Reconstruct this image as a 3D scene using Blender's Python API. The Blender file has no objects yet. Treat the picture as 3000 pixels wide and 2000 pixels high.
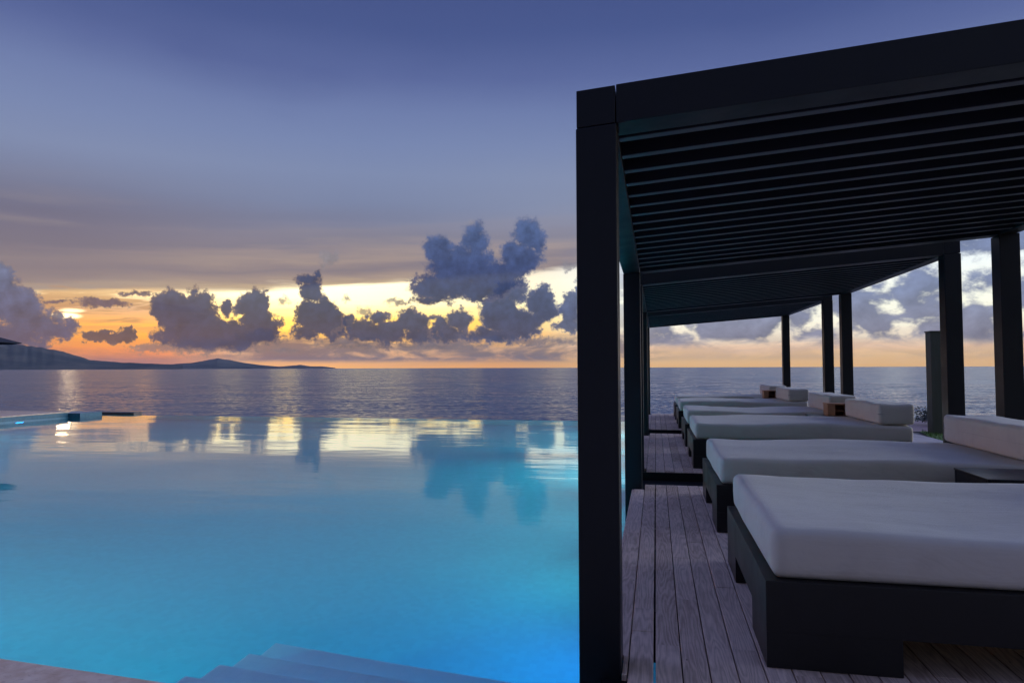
import bpy, bmesh, math, random
from mathutils import Vector, noise as mnoise

random.seed(11)
scene = bpy.context.scene
COL = scene.collection
R = math.radians


def lin(hexs, k=1.0):
    h = hexs.lstrip('#')
    out = []
    for i in (0, 2, 4):
        c = int(h[i:i + 2], 16) / 255
        out.append((c / 12.92 if c <= 0.04045 else ((c + 0.055) / 1.055) ** 2.4) * k)
    return tuple(out)


# ------------------------------------------------------------------ scene objects
def tag(o, label=None, cat=None, group=None, kind=None):
    if label: o['label'] = label
    if cat: o['category'] = cat
    if group: o['group'] = group
    if kind: o['kind'] = kind
    return o


def empty(name, loc, label, cat, group=None):
    o = bpy.data.objects.new(name, None)
    o.empty_display_size = 0.2
    o.location = loc
    COL.objects.link(o)
    return tag(o, label, cat, group)


def obj(name, bm, mat, parent=None, smooth=False):
    bmesh.ops.recalc_face_normals(bm, faces=bm.faces)
    me = bpy.data.meshes.new(name)
    bm.to_mesh(me)
    bm.free()
    if smooth:
        for p in me.polygons: p.use_smooth = True
    o = bpy.data.objects.new(name, me)
    if mat: me.materials.append(mat)
    COL.objects.link(o)
    if parent: o.parent = parent
    return o


def box(bm, x0, x1, y0, y1, z0, z1, zfun=None):
    """axis aligned box; zfun(x, y) is added to z for sloping members"""
    vs = []
    for z in (z0, z1):
        for x, y in ((x0, y0), (x1, y0), (x1, y1), (x0, y1)):
            vs.append(bm.verts.new((x, y, z + (zfun(x, y) if zfun else 0))))
    f = [(3, 2, 1, 0), (4, 5, 6, 7), (0, 1, 5, 4), (1, 2, 6, 5), (2, 3, 7, 6), (3, 0, 4, 7)]
    fs = [bm.faces.new([vs[i] for i in q]) for q in f]
    return vs, fs


def bevel(bm, w, seg=2):
    bmesh.ops.bevel(bm, geom=list(bm.edges), offset=w, segments=seg, affect='EDGES', profile=0.6)


def nbox(*a, bev=0.0, seg=2, zfun=None):
    bm = bmesh.new()
    box(bm, *a, zfun=zfun)
    if bev: bevel(bm, bev, seg)
    return bm


def soft_box(sx, sy, sz, r, step, disp=None):
    """padded block: corner at origin, rounded by r, displaced by disp(co, n)"""
    bm = bmesh.new()

    def axis(L):
        n = max(4, int(L / step))
        pts = [i * L / n for i in range(n + 1)]
        for t in (0.12, 0.3, 0.55, 0.8):
            pts += [r * t, L - r * t]
        pts = sorted(set(round(p, 5) for p in pts))
        return pts
    X, Y, Z = axis(sx), axis(sy), axis(sz)
    cache = {}

    def V(x, y, z):
        k = (x, y, z)
        if k not in cache: cache[k] = bm.verts.new(k)
        return cache[k]

    def grid(A, B, f):
        for i in range(len(A) - 1):
            for j in range(len(B) - 1):
                bm.faces.new((f(A[i], B[j]), f(A[i + 1], B[j]), f(A[i + 1], B[j + 1]), f(A[i], B[j + 1])))
    for z in (Z[0], Z[-1]): grid(X, Y, lambda a, b: V(a, b, z))
    for y in (Y[0], Y[-1]): grid(X, Z, lambda a, b: V(a, y, b))
    for x in (X[0], X[-1]): grid(Y, Z, lambda a, b: V(x, a, b))
    for v in bm.verts:
        c = Vector((min(max(v.co.x, r), sx - r), min(max(v.co.y, r), sy - r), min(max(v.co.z, r), sz - r)))
        d = v.co - c
        if d.length > 1e-6:
            n = d.normalized()
            v.co = c + n * r
        else:
            n = Vector((0, 0, 1))
        if disp: v.co += disp(v.co.copy(), n)
    return bm


def tube(bm, p0, p1, r0, r1, n=12):
    p0, p1 = Vector(p0), Vector(p1)
    d = (p1 - p0).normalized()
    a = d.orthogonal().normalized()
    b = d.cross(a)
    rings = []
    for p, r in ((p0, r0), (p1, r1)):
        rings.append([bm.verts.new(p + (a * math.cos(t) + b * math.sin(t)) * r) for t in [2 * math.pi * i / n for i in range(n)]])
    for i in range(n):
        bm.faces.new((rings[0][i], rings[0][(i + 1) % n], rings[1][(i + 1) % n], rings[1][i]))
    bm.faces.new(list(reversed(rings[0])))
    bm.faces.new(rings[1])


# ------------------------------------------------------------------ node expressions
class G:
    """small expression layer over a shader node tree"""

    def __init__(s, nt): s.nt = nt

    def node(s, t, **kw):
        n = s.nt.nodes.new(t)
        for k, v in kw.items(): setattr(n, k, v)
        return n

    def put(s, sock, v):
        if v is None: return
        if hasattr(v, 'is_output') or isinstance(v, bpy.types.NodeSocket):
            s.nt.links.new(v, sock)
        else:
            if sock.type == 'RGBA' and isinstance(v, (tuple, list)) and len(v) == 3: v = tuple(v) + (1,)
            sock.default_value = v

    def m(s, op, a, b=None, c=None, clamp=False):
        n = s.node('ShaderNodeMath', operation=op, use_clamp=clamp)
        for i, v in enumerate((a, b, c)): s.put(n.inputs[i], v)
        return n.outputs[0]

    def add(s, a, b): return s.m('ADD', a, b)
    def sub(s, a, b): return s.m('SUBTRACT', a, b)
    def mul(s, a, b): return s.m('MULTIPLY', a, b)
    def mad(s, a, b, c): return s.m('MULTIPLY_ADD', a, b, c)

    def v(s, op, a, b=None, c=None, scale=None):
        n = s.node('ShaderNodeVectorMath', operation=op)
        for i, x in enumerate((a, b, c)): s.put(n.inputs[i], x)
        if scale is not None: s.put(n.inputs['Scale'], scale)
        return n.outputs['Value'] if op in ('LENGTH', 'DOT_PRODUCT', 'DISTANCE') else n.outputs['Vector']

    def ss(s, x, a, b, lo=0.0, hi=1.0):
        n = s.node('ShaderNodeMapRange', interpolation_type='SMOOTHSTEP')
        for i, q in enumerate((x, a, b, lo, hi)): s.put(n.inputs[i], q)
        return n.outputs[0]

    def lr(s, x, a, b, lo=0.0, hi=1.0):
        n = s.node('ShaderNodeMapRange')
        for i, q in enumerate((x, a, b, lo, hi)): s.put(n.inputs[i], q)
        return n.outputs[0]

    def noise(s, vec, scale, detail=3.0, rough=0.5, dist=0.0, col=False, dims='3D', lac=2.0):
        n = s.node('ShaderNodeTexNoise', noise_dimensions=dims)
        s.put(n.inputs['Vector'], vec)
        s.put(n.inputs['Scale'], scale)
        s.put(n.inputs['Detail'], detail)
        s.put(n.inputs['Roughness'], rough)
        s.put(n.inputs['Lacunarity'], lac)
        s.put(n.inputs['Distortion'], dist)
        return n.outputs['Color' if col else 'Fac']

    def mix(s, f, a, b, mode='MIX'):
        n = s.node('ShaderNodeMix', data_type='RGBA', blend_type=mode)
        n.clamp_factor = True
        s.put(n.inputs[0], f)
        s.put(n.inputs[6], a)
        s.put(n.inputs[7], b)
        return n.outputs[2]

    def ramp(s, x, stops, interp='LINEAR'):
        n = s.node('ShaderNodeValToRGB')
        cr = n.color_ramp
        cr.interpolation = interp
        while len(cr.elements) < len(stops): cr.elements.new(0.5)
        for e, (p, c) in zip(cr.elements, stops):
            e.position = p
            e.color = tuple(c) + (1,) if len(c) == 3 else c
        s.put(n.inputs[0], x)
        return n.outputs[0]

    def comb(s, x, y, z):
        n = s.node('ShaderNodeCombineXYZ')
        for i, q in enumerate((x, y, z)): s.put(n.inputs[i], q)
        return n.outputs[0]

    def sep(s, v):
        n = s.node('ShaderNodeSeparateXYZ')
        s.put(n.inputs[0], v)
        return n.outputs[0], n.outputs[1], n.outputs[2]


def material(name):
    m = bpy.data.materials.new(name)
    m.use_nodes = True
    g = G(m.node_tree)
    b = m.node_tree.nodes['Principled BSDF']
    return m, g, b


def bump(g, b, h, strength, dist=1.0):
    n = g.node('ShaderNodeBump')
    n.inputs['Strength'].default_value = strength
    n.inputs['Distance'].default_value = dist
    g.put(n.inputs['Height'], h)
    g.put(b.inputs['Normal'], n.outputs[0])


def objco(g): return g.node('ShaderNodeTexCoord').outputs['Object']
def wpos(g): return g.node('ShaderNodeNewGeometry').outputs['Position']


# dark anodised metal of pergolas
def mk_metal(name, c, rough, spec=0.5):
    m, g, b = material(name)
    p = wpos(g)
    n1 = g.noise(p, 3.0, 4, 0.6)
    n2 = g.noise(g.v('MULTIPLY', p, (40, 40, 6)), 1.0, 3, 0.6)
    f = g.add(g.mul(n1, 0.6), g.mul(n2, 0.4))
    g.put(b.inputs['Base Color'], g.mix(f, tuple(x * 0.75 for x in c), tuple(x * 1.3 for x in c)))
    g.put(b.inputs['Roughness'], g.lr(n1, 0.3, 0.7, rough - 0.06, rough + 0.1))
    b.inputs['Specular IOR Level'].default_value = spec
    return m


M_metal = mk_metal('dark_powder_coat', (0.006, 0.007, 0.0105), 0.42, 0.34)
M_panel = mk_metal('roof_panel_dark', (0.013, 0.014, 0.019), 0.6, 0.3)
M_louvre = mk_metal('louvre_shaded', (0.015, 0.016, 0.022), 0.5, 0.25)  # near-black sides: shade of the roof recesses put into the colour
M_lit_under = mk_metal('louvre_underside_lit', (0.088, 0.08, 0.088), 0.45)  # paler metal: light on the louvre undersides put into the colour
M_black = mk_metal('black_steel', (0.006, 0.006, 0.008), 0.5, 0.3)
M_bed = mk_metal('stained_dark_wood', (0.0095, 0.009, 0.0095), 0.42, 0.38)
M_table = mk_metal('dark_lacquer', (0.008, 0.009, 0.015), 0.35, 0.35)


def mk_fabric():
    m, g, b = material('off_white_canvas')
    o = objco(g)
    n = g.noise(o, 1.7, 4, 0.55)
    big = g.noise(o, 5.5, 3, 0.5)
    w = g.node('ShaderNodeTexWave', wave_type='BANDS', bands_direction='X')
    w.inputs['Scale'].default_value = 180
    g.put(w.inputs['Vector'], o)
    w2 = g.node('ShaderNodeTexWave', wave_type='BANDS', bands_direction='Y')
    w2.inputs['Scale'].default_value = 180
    g.put(w2.inputs['Vector'], o)
    weave = g.mul(w.outputs['Fac'], w2.outputs['Fac'])
    c = g.mix(n, lin('#cec5b6'), lin('#dcd5c9'))
    c = g.mix(g.mul(g.ss(big, 0.52, 0.75), 0.16), c, lin('#a99d96'))
    g.put(b.inputs['Base Color'], c)
    b.inputs['Roughness'].default_value = 0.9
    b.inputs['Sheen Weight'].default_value = 0.15
    b.inputs['Specular IOR Level'].default_value = 0.2
    crease = g.noise(g.v('MULTIPLY', o, (1.2, 3.2, 3)), 2.4, 4, 0.6, 0.6)
    h = g.add(g.add(g.mul(weave, 0.10), g.mul(g.noise(o, 14, 4, 0.6), 0.7)), g.mul(crease, 2.6))
    bump(g, b, h, 0.5, 0.006)
    return m


M_fabric = mk_fabric()
m, g, b = material('canvas_piping')
g.put(b.inputs['Base Color'], g.mix(g.noise(objco(g), 9, 3), lin('#77726f'), lin('#8a8583')))
b.inputs['Roughness'].default_value = 0.9
M_piping = m


PITCH = 0.1105


def mk_deck():
    m, g, b = material('weathered_hardwood')
    p = wpos(g)
    x, y, z = g.sep(p)
    u = g.m('DIVIDE', g.add(x, 0.235), PITCH)
    idx = g.m('FLOOR', u)
    wn = g.node('ShaderNodeTexWhiteNoise', noise_dimensions='1D')
    g.put(wn.inputs['W'], idx)
    r = wn.outputs['Value']
    # boards are butted end to end: a new plank every few metres
    seg = g.m('FLOOR', g.m('DIVIDE', g.add(y, g.mul(r, 7.0)), 2.35))
    wn2 = g.node('ShaderNodeTexWhiteNoise', noise_dimensions='2D')
    g.put(wn2.inputs['Vector'], g.comb(idx, seg, 0))
    r2 = wn2.outputs['Value']
    off = g.mul(r2, 37.0)
    # cathedral grain: rings of a slightly tilted trunk
    q = g.comb(g.add(g.mul(x, 1.0), off), g.mul(y, 0.07), off)
    warp = g.noise(g.comb(g.add(x, off), g.mul(y, 0.7), off), 5.0, 3, 0.5)
    ring = g.m('SINE', g.mad(g.noise(q, 9.0, 2, 0.4), 110.0, g.mul(warp, 14)))
    fine = g.noise(g.comb(g.mul(x, 260), g.mul(g.add(y, off), 6), off), 1.0, 4, 0.65)
    blot = g.noise(g.comb(g.add(x, off), g.mul(y, 0.6), 0), 6, 4, 0.6)
    f = g.add(g.add(g.mul(ring, 0.10), g.mul(fine, 0.7)), g.mul(blot, 0.5))
    c = g.mix(g.ss(f, 0.3, 0.88), (0.27, 0.165, 0.115), (0.88, 0.66, 0.51))
    tone = g.mix(r2, (0.43, 0.29, 0.215), (0.86, 0.66, 0.53))
    c = g.mix(0.42, c, tone, 'MIX')
    c = g.mix(g.ss(blot, 0.6, 0.8, 0, 0.35), c, lin('#6b5148'))
    # knots and screw heads
    vo = g.node('ShaderNodeTexVoronoi', feature='F1')
    vo.inputs['Scale'].default_value = 6.0
    g.put(vo.inputs['Vector'], g.comb(g.mul(x, 1.6), g.mul(y, 0.6), 0))
    c = g.mix(g.ss(vo.outputs['Distance'], 0.05, 0.025, 0, 0.6), c, lin('#2c211e'))
    g.put(b.inputs['Base Color'], c)
    b.inputs['Roughness'].default_value = 0.72
    b.inputs['Specular IOR Level'].default_value = 0.3
    bump(g, b, g.add(g.mul(fine, 0.6), g.mul(ring, 0.12)), 0.5, 0.003)
    return m


M_deck = mk_deck()


def mk_stone(name, a, bcol, dark, scale=9.0):
    m, g, b = material(name)
    p = wpos(g)
    n1 = g.noise(p, scale, 6, 0.65)
    n2 = g.noise(g.v('MULTIPLY', p, (1, 2.2, 1)), scale * 3.1, 5, 0.7)
    n3 = g.noise(p, scale * 0.25, 3, 0.5)
    c = g.mix(g.ss(n1, 0.35, 0.65), a, bcol)
    c = g.mix(g.ss(n2, 0.56, 0.72, 0, 0.75), c, dark)
    c = g.mix(g.mul(g.ss(n3, 0.4, 0.7), 0.35), c, dark)
    g.put(b.inputs['Base Color'], c)
    b.inputs['Roughness'].default_value = 0.62
    bump(g, b, g.add(n1, g.mul(n2, 0.5)), 0.4, 0.008)
    return m


M_coral = mk_stone('pink_coral_stone', lin('#efd0b2'), lin('#deb795'), lin('#a87c66'))
M_pave = mk_stone('pale_paving', lin('#cdbfb6'), lin('#bcaea6'), lin('#92847c'), 3.0)
M_path = mk_stone('reddish_path', lin('#8d6f70'), lin('#9b7f7e'), lin('#6b5356'), 3.0)
M_rock = mk_stone('cliff_rock', lin('#5b5048'), lin('#6e6258'), lin('#3b332e'), 0.6)
M_tile = None


def mk_tile(name, c1, c2):
    m, g, b = material(name)
    p = wpos(g)
    # small square mosaic
    x, y, z = g.sep(p)

    def line(q):
        fr = g.m('FRACT', g.m('DIVIDE', q, 0.05))
        return g.ss(g.m('ABSOLUTE', g.sub(fr, 0.5)), 0.44, 0.5)
    gr = g.m('MAXIMUM', g.m('MAXIMUM', line(x), line(y)), line(z))
    wn = g.node('ShaderNodeTexWhiteNoise', noise_dimensions='3D')
    g.put(wn.inputs['Vector'], g.v('FLOOR', g.v('SCALE', p, scale=20.0)))
    c = g.mix(wn.outputs['Value'], c1, c2)
    c = g.mix(g.mul(gr, 0.25), c, lin('#b8d8e0'))
    g.put(b.inputs['Base Color'], c)
    b.inputs['Roughness'].default_value = 0.4
    return m


M_tile = mk_tile('pool_mosaic', (0.03, 0.48, 0.56), (0.04, 0.54, 0.62))
M_step = mk_tile('pool_step_plaster', (0.60, 0.90, 0.94), (0.65, 0.93, 0.96))
M_navy = mk_tile('dark_edge_mosaic', (0.010, 0.036, 0.055), (0.014, 0.048, 0.07))
M_teal = mk_tile('pool_edge_mosaic', (0.02, 0.09, 0.13), (0.03, 0.12, 0.17))


def mk_water():
    m, g, b = material('pool_water')
    p = wpos(g)
    n1 = g.noise(g.v('MULTIPLY', p, (0.35, 1.0, 1)), 1.1, 3, 0.5)
    n2 = g.noise(g.v('MULTIPLY', p, (0.3, 1.6, 1)), 4.5, 2, 0.5)
    b.inputs['Base Color'].default_value = (0.93, 0.98, 1, 1)
    b.inputs['Roughness'].default_value = 0.04
    b.inputs['IOR'].default_value = 1.333
    b.inputs['Transmission Weight'].default_value = 1.0
    patch = g.ss(g.noise(p, 0.16, 2, 0.5), 0.38, 0.62, 0.25, 1.0)
    h = g.mul(g.add(g.mul(n1, 0.022), g.mul(n2, 0.0028)), patch)
    bump(g, b, h, 0.55, 1.0)
    return m


M_water = mk_water()


def mk_sea():
    m, g, b = material('sea_water')
    p = wpos(g)
    x, y, z = g.sep(p)
    rot = g.comb(g.add(g.mul(x, 0.97), g.mul(y, 0.24)), g.add(g.mul(y, 0.97), g.mul(x, -0.24)), 0)
    def slopes(q, k, off, det=3.0):
        n = g.noise(g.v('ADD', g.v('MULTIPLY', q, k), (off, off, off)), 1.0, det, 0.6, 0.0, col=True)
        return g.v('SUBTRACT', n, (0.5, 0.5, 0.5))
    s1 = slopes(rot, (0.012, 0.035, 1), 1.3)
    s2 = slopes(rot, (0.11, 0.3, 1), 7.1)
    s3 = slopes(rot, (0.7, 1.5, 1), 3.7)
    gust = g.lr(g.noise(g.v('MULTIPLY', p, (0.004, 0.012, 1)), 1.0, 4, 0.55), 0.3, 0.7, 0.65, 1.3)
    tot = g.v('ADD', g.v('ADD', g.v('SCALE', s1, scale=0.10), g.v('SCALE', s2, scale=0.34)), g.v('SCALE', s3, scale=0.70))
    tot = g.v('MULTIPLY', g.v('SCALE', tot, scale=gust), (0.8, 1.15, 0))
    nrm = g.v('NORMALIZE', g.v('ADD', tot, (0.0, -0.095, 1.0)))
    b.inputs['Base Color'].default_value = (0.018, 0.040, 0.10, 1)
    b.inputs['Roughness'].default_value = 0.12
    b.inputs['IOR'].default_value = 1.333
    g.put(b.inputs['Normal'], nrm)
    return m


M_sea = mk_sea()

m, g, b = material('mown_grass')
p = wpos(g)
n = g.noise(p, 14, 5, 0.7)
g.put(b.inputs['Base Color'], g.mix(g.ss(n, 0.3, 0.7), (0.05, 0.12, 0.012), (0.12, 0.22, 0.03)))
b.inputs['Roughness'].default_value = 0.85
M_grass = m

m, g, b = material('shrub_leaf')
n = g.noise(wpos(g), 25, 2)
g.put(b.inputs['Base Color'], g.mix(n, (0.02, 0.035, 0.012), (0.06, 0.05, 0.03)))
b.inputs['Roughness'].default_value = 0.6
M_leaf = m

m, g, b = material('palm_frond_green')
n = g.noise(wpos(g), 5, 3)
g.put(b.inputs['Base Color'], g.mix(n, (0.03, 0.06, 0.02), (0.07, 0.11, 0.03)))
b.inputs['Roughness'].default_value = 0.5
M_frond = m

m, g, b = material('ringed_palm_bark')
o = wpos(g)
x, y, z = g.sep(o)
ringz = g.m('FRACT', g.mad(g.noise(o, 4, 2), 0.25, g.m('DIVIDE', z, 0.055)))
c = g.mix(g.ss(ringz, 0.5, 0.95), lin('#6d5657'), lin('#33282c'))
c = g.mix(g.mul(g.noise(o, 30, 4, 0.7), 0.5), c, lin('#8a7474'))
g.put(b.inputs['Base Color'], c)
b.inputs['Roughness'].default_value = 0.9
bump(g, b, ringz, 0.6, 0.02)
M_bark = m

m, g, b = material('grey_green_timber')
o = wpos(g)
n = g.noise(g.v('MULTIPLY', o, (9, 9, 1.2)), 1.5, 5, 0.6)
g.put(b.inputs['Base Color'], g.mix(n, lin('#474a3e'), lin('#63635a')))
b.inputs['Roughness'].default_value = 0.75
M_post = m

m, g, b = material('brown_wood')
o = wpos(g)
n = g.noise(g.v('MULTIPLY', o, (8, 8, 40)), 1.5, 5, 0.6)
g.put(b.inputs['Base Color'], g.mix(n, lin('#8a5a3e'), lin('#b98a66')))
b.inputs['Roughness'].default_value = 0.55
M_brown = m
m, g, b = material('brown_wood_inside')
g.put(b.inputs['Base Color'], g.mix(g.noise(wpos(g), 40, 3), lin('#54301f'), lin('#7a4a2e')))
b.inputs['Roughness'].default_value = 0.6
M_brown2 = m

m, g, b = material('dark_parasol_canvas')
g.put(b.inputs['Base Color'], g.mix(g.noise(wpos(g), 6, 3), (0.012, 0.013, 0.02), (0.02, 0.022, 0.03)))
b.inputs['Roughness'].default_value = 0.8
M_canvas = m

m, g, b = material('island_slope')
o = wpos(g)
n = g.noise(o, 0.0011, 6, 0.6)
g.put(b.inputs['Base Color'], g.mix(g.ss(n, 0.35, 0.65), (0.06, 0.07, 0.07), (0.13, 0.12, 0.10)))
b.inputs['Roughness'].default_value = 1.0
b.inputs['Specular IOR Level'].default_value = 0.0
M_island = m

m, g, b = material('lamp_lens_blue')
b.inputs['Base Color'].default_value = (0.1, 0.3, 0.8, 1)
b.inputs['Emission Color'].default_value = (0.02, 0.25, 1, 1)
b.inputs['Emission Strength'].default_value = 1.3
M_lens = m

# ------------------------------------------------------------------ camera
cam_d = bpy.data.cameras.new('camera')
cam = bpy.data.objects.new('camera', cam_d)
COL.objects.link(cam)
scene.camera = cam
cam_d.sensor_width = 36.0
cam_d.lens = 24.0
cam_d.clip_end = 300000
cam_d.clip_start = 0.05
yaw, pitch, roll = math.atan(421 / 2000), math.atan(77 / 2000), 0.0030
F = Vector((-math.sin(yaw) * math.cos(pitch), math.cos(yaw) * math.cos(pitch), math.sin(pitch)))
RR = Vector((math.cos(yaw), math.sin(yaw), 0))
UU = RR.cross(F)
R2 = RR * math.cos(roll) - UU * math.sin(roll)
U2 = UU * math.cos(roll) + RR * math.sin(roll)
from mathutils import Matrix
mw = Matrix((R2, U2, -F)).transposed().to_4x4()
mw.translation = (0, 0, 1.25)
cam.matrix_world = mw

# ------------------------------------------------------------------ sky
GAIN = 7.4
SUN_AZ, SUN_EL = R(-45.1), R(3.8)
world = bpy.data.worlds.new('World')
scene.world = world
world.use_nodes = True
wt = world.node_tree
wt.nodes.clear()
g = G(wt)
d = g.v('NORMALIZE', g.node('ShaderNodeTexCoord').outputs['Generated'])
dx, dy, dz = g.sep(d)
az = g.mul(g.m('ARCTAN2', dx, dy), 180 / math.pi)          # degrees east of the boards' direction
el = g.mul(g.m('ARCSINE', dz), 180 / math.pi)
P = g.comb(az, el, 0)


def px(x, y):
    """direction (az, el in degrees) of a feature noted on the 2352 wide print"""
    dd = F * 2000 + R2 * (x * 3000 / 2352 - 1500) + U2 * (1000 - y * 3000 / 2352)
    return math.degrees(math.atan2(dd.x, dd.y)), math.degrees(math.atan2(dd.z, math.hypot(dd.x, dd.y)))


big = g.noise(g.v('MULTIPLY', P, (0.035, 0.11, 1)), 1.0, 4, 0.5)       # broad veils
streak = g.noise(g.v('MULTIPLY', g.comb(az, g.sub(el, g.mul(az, 0.045)), 3.3), (0.05, 0.55, 1)), 1.0, 5, 0.55, 0.4)
fineS = g.noise(g.v('MULTIPLY', g.comb(az, g.sub(el, g.mul(az, 0.03)), 7.7), (0.13, 1.5, 1)), 1.0, 4, 0.55, 0.3)
elw = g.add(el, g.mul(g.sub(big, 0.5), 1.8))
t = g.m('DIVIDE', elw, 40.0)
upper = g.ramp(t, [(0.0, lin('#a58c7c')), (0.10, lin('#9c8880')), (0.175, lin('#8d8187')), (0.225, lin('#817c8e')), (0.275, lin('#7d8099')), (0.325, lin('#7d88a8')),
                   (0.39, lin('#808eb2')), (0.45, lin('#7989b3')), (0.51, lin('#7080ae')), (0.58, lin('#5c6b9f')), (0.66, lin('#4a5a90')), (0.8, lin('#414f84')), (1.0, lin('#404e82'))])
# paler veil to the right, smoke bands to the left
upper = g.mix(g.mul(g.ss(az, -26, -4), g.ss(el, 21, 11, 0, 0.55)), upper, lin('#939db8'))
upper = g.mix(g.mul(g.ss(az, -28, -48), g.ss(g.m('ABSOLUTE', g.sub(el, 10)), 6, 0, 0, 0.6)), upper, lin('#625f78'))
upper = g.mix(g.mul(g.ss(streak, 0.45, 0.75), g.ss(el, 15, 7, 0.0, 0.5)), upper, lin('#666579'))
upper = g.mix(g.mul(g.ss(streak, 0.5, 0.3), g.ss(el, 15, 8, 0.0, 0.35)), upper, lin('#a89c98'))
upper = g.mix(g.mul(g.ss(big, 0.5, 0.75), g.ss(el, 16, 24, 0.0, 0.3)), upper, lin('#46548c'))

# glowing strip beneath the veil
elr = g.m('DIVIDE', g.add(el, g.mul(g.sub(fineS, 0.5), 1.1)), 10.0)
glowL = g.ramp(elr, [(0.0, lin('#a8643c')), (0.07, lin('#c87438')), (0.15, lin('#f48c1e')), (0.22, lin('#ffa41f')), (0.32, lin('#eea648')),
                     (0.45, lin('#c39c78')), (0.55, lin('#f6d9a0')), (0.75, lin('#cdb08c'))])
glowC = g.ramp(elr, [(0.0, lin('#fbae40')), (0.06, lin('#dca058')), (0.16, lin('#cc9f74')), (0.26, lin('#ffbc40')), (0.40, lin('#ffd768')),
                     (0.56, lin('#fff2bd')), (0.72, lin('#fff0c8')), (0.95, lin('#d9c4ac'))])
glowR = g.ramp(elr, [(0.0, lin('#ffc668')), (0.08, lin('#ffcf84')), (0.15, lin('#f0c9a2')), (0.21, lin('#f0dcc0')), (0.35, lin('#f6f2dc')), (0.5, lin('#f3f4e2')),
                     (0.8, lin('#e4ecee')), (1.0, lin('#cfdcec'))])
glow = g.mix(g.ss(az, -40, -33), glowL, glowC)
glow = g.mix(g.ss(az, -14, 0), glow, glowR)
glow = g.v('SCALE', glow, scale=g.mad(g.ss(g.m('ABSOLUTE', g.add(az, 30)), 22, 0), 0.7, 1.3))
edge = g.add(g.mad(az, 0.062, 8.3), g.add(g.mul(g.sub(streak, 0.5), 1.6), g.mul(g.sub(fineS, 0.5), 1.0)))
edge = g.add(edge, g.ss(az, -6, 8, 0.0, 9.0))
ab = g.sub(el, edge)
tan = g.ramp(g.m('DIVIDE', g.add(ab, g.mul(g.sub(streak, 0.5), 5.5)), 6.0), [(0.0, lin('#cdb290')), (0.10, lin('#b09a8c')), (0.26, lin('#8f8287')), (0.42, lin('#b39e92')), (0.58, lin('#8f868f')), (0.75, lin('#a0949a')), (1.0, lin('#8a8da8'))])
upper = g.mix(g.mul(g.mul(g.ss(ab, 6.5, 1.0, 0, 0.8), g.ss(az, -46, -32, 0.35, 1.0)), g.ss(az, 0, -9)), upper, tan)
above = g.ss(ab, -0.12, 0.55)
sky = g.mix(above, glow, upper)
# orange and grey smoke streaks across the left end of the strip
sky = g.mix(g.mul(g.ss(fineS, 0.47, 0.56), g.mul(g.ss(az, -34, -40), g.ss(g.m('ABSOLUTE', g.sub(el, 4.4)), 2.2, 0.6, 0, 0.75))), sky, lin('#c9925f'))
# white hot slit where the sun hides
sl = g.v('LENGTH', g.v('MULTIPLY', g.v('SUBTRACT', P, px(150, 725) + (0,)), (1 / 1.15, 1 / 0.30, 0)))
sl2 = g.v('LENGTH', g.v('MULTIPLY', g.v('SUBTRACT', P, px(165, 713) + (0,)), (1 / 1.0, 1 / 0.22, 0)))
slit = g.m('MAXIMUM', g.ss(g.add(sl, g.mul(g.sub(fineS, 0.5), 1.2)), 1.0, 0.3), g.ss(g.add(sl2, g.mul(g.sub(fineS, 0.5), 1.2)), 1.0, 0.3, 0, 0.6))
sky = g.mix(slit, sky, (3.2, 2.6, 1.5))

base_sky = sky
# low hazy cloud bank over the horizon
bank = g.noise(g.v('MULTIPLY', g.comb(az, el, 21), (0.22, 0.8, 1)), 1.0, 6, 0.6, 0.5)
bm_ = g.mul(g.ss(bank, 0.36, 0.56), g.mul(g.ss(el, 0.35, 0.8), g.ss(el, 3.2, 2.0)))
bm_ = g.mul(bm_, g.mul(g.mul(g.ss(az, -39, -31, 0.3, 0.92), g.ss(az, -4, 2, 1.0, 0.25)), g.mul(g.ss(az, -64, -56), g.ss(az, 56, 46))))
sky = g.mix(bm_, sky, g.mix(g.ss(az, -38, -20), lin('#946c60'), lin('#857672')))

# cumulus: unions of lobes, torn by layered noise
wn1 = g.noise(g.comb(az, el, 1.0), 0.75, 5, 0.6, 0.0, col=True)
wn2 = g.noise(g.comb(az, el, 5.0), 3.2, 4, 0.65, 0.0, col=True)
W = g.v('ADD', g.v('SCALE', g.v('SUBTRACT', wn1, (0.5, 0.5, 0.5)), scale=1.25), g.v('SCALE', g.v('SUBTRACT', wn2, (0.5, 0.5, 0.5)), scale=0.5))
PW = g.v('MULTIPLY', g.v('ADD', P, W), (1, 1, 0))
puff = g.noise(g.comb(az, el, 9.0), 1.15, 7, 0.64, 0.35)
puffS = g.noise(g.comb(g.sub(az, 0.3), g.add(el, 0.42), 9.0), 1.3, 3, 0.5)


def billow(off):
    n = g.node('ShaderNodeTexVoronoi', feature='SMOOTH_F1')
    n.normalize = True
    g.put(n.inputs['Vector'], g.v('ADD', g.v('ADD', P, g.v('SCALE', g.v('SUBTRACT', wn2, (0.5, 0.5, 0.5)), scale=0.35)), off))
    n.inputs['Scale'].default_value = 1.05
    n.inputs['Detail'].default_value = 3.0
    n.inputs['Roughness'].default_value = 0.55
    n.inputs['Lacunarity'].default_value = 2.3
    n.inputs['Smoothness'].default_value = 0.25
    return n.outputs['Distance']


tiny = g.noise(g.comb(az, el, 14.0), 4.5, 4, 0.65)
bil = billow((0, 0, 2.0))
bilS = billow((-0.22, 0.30, 2.0))


rim = g.mix(g.mul(g.ss(az, -8, -24), g.ss(el, 10, 6)), lin('#8f8ea2'), lin('#bd9468'))


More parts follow.
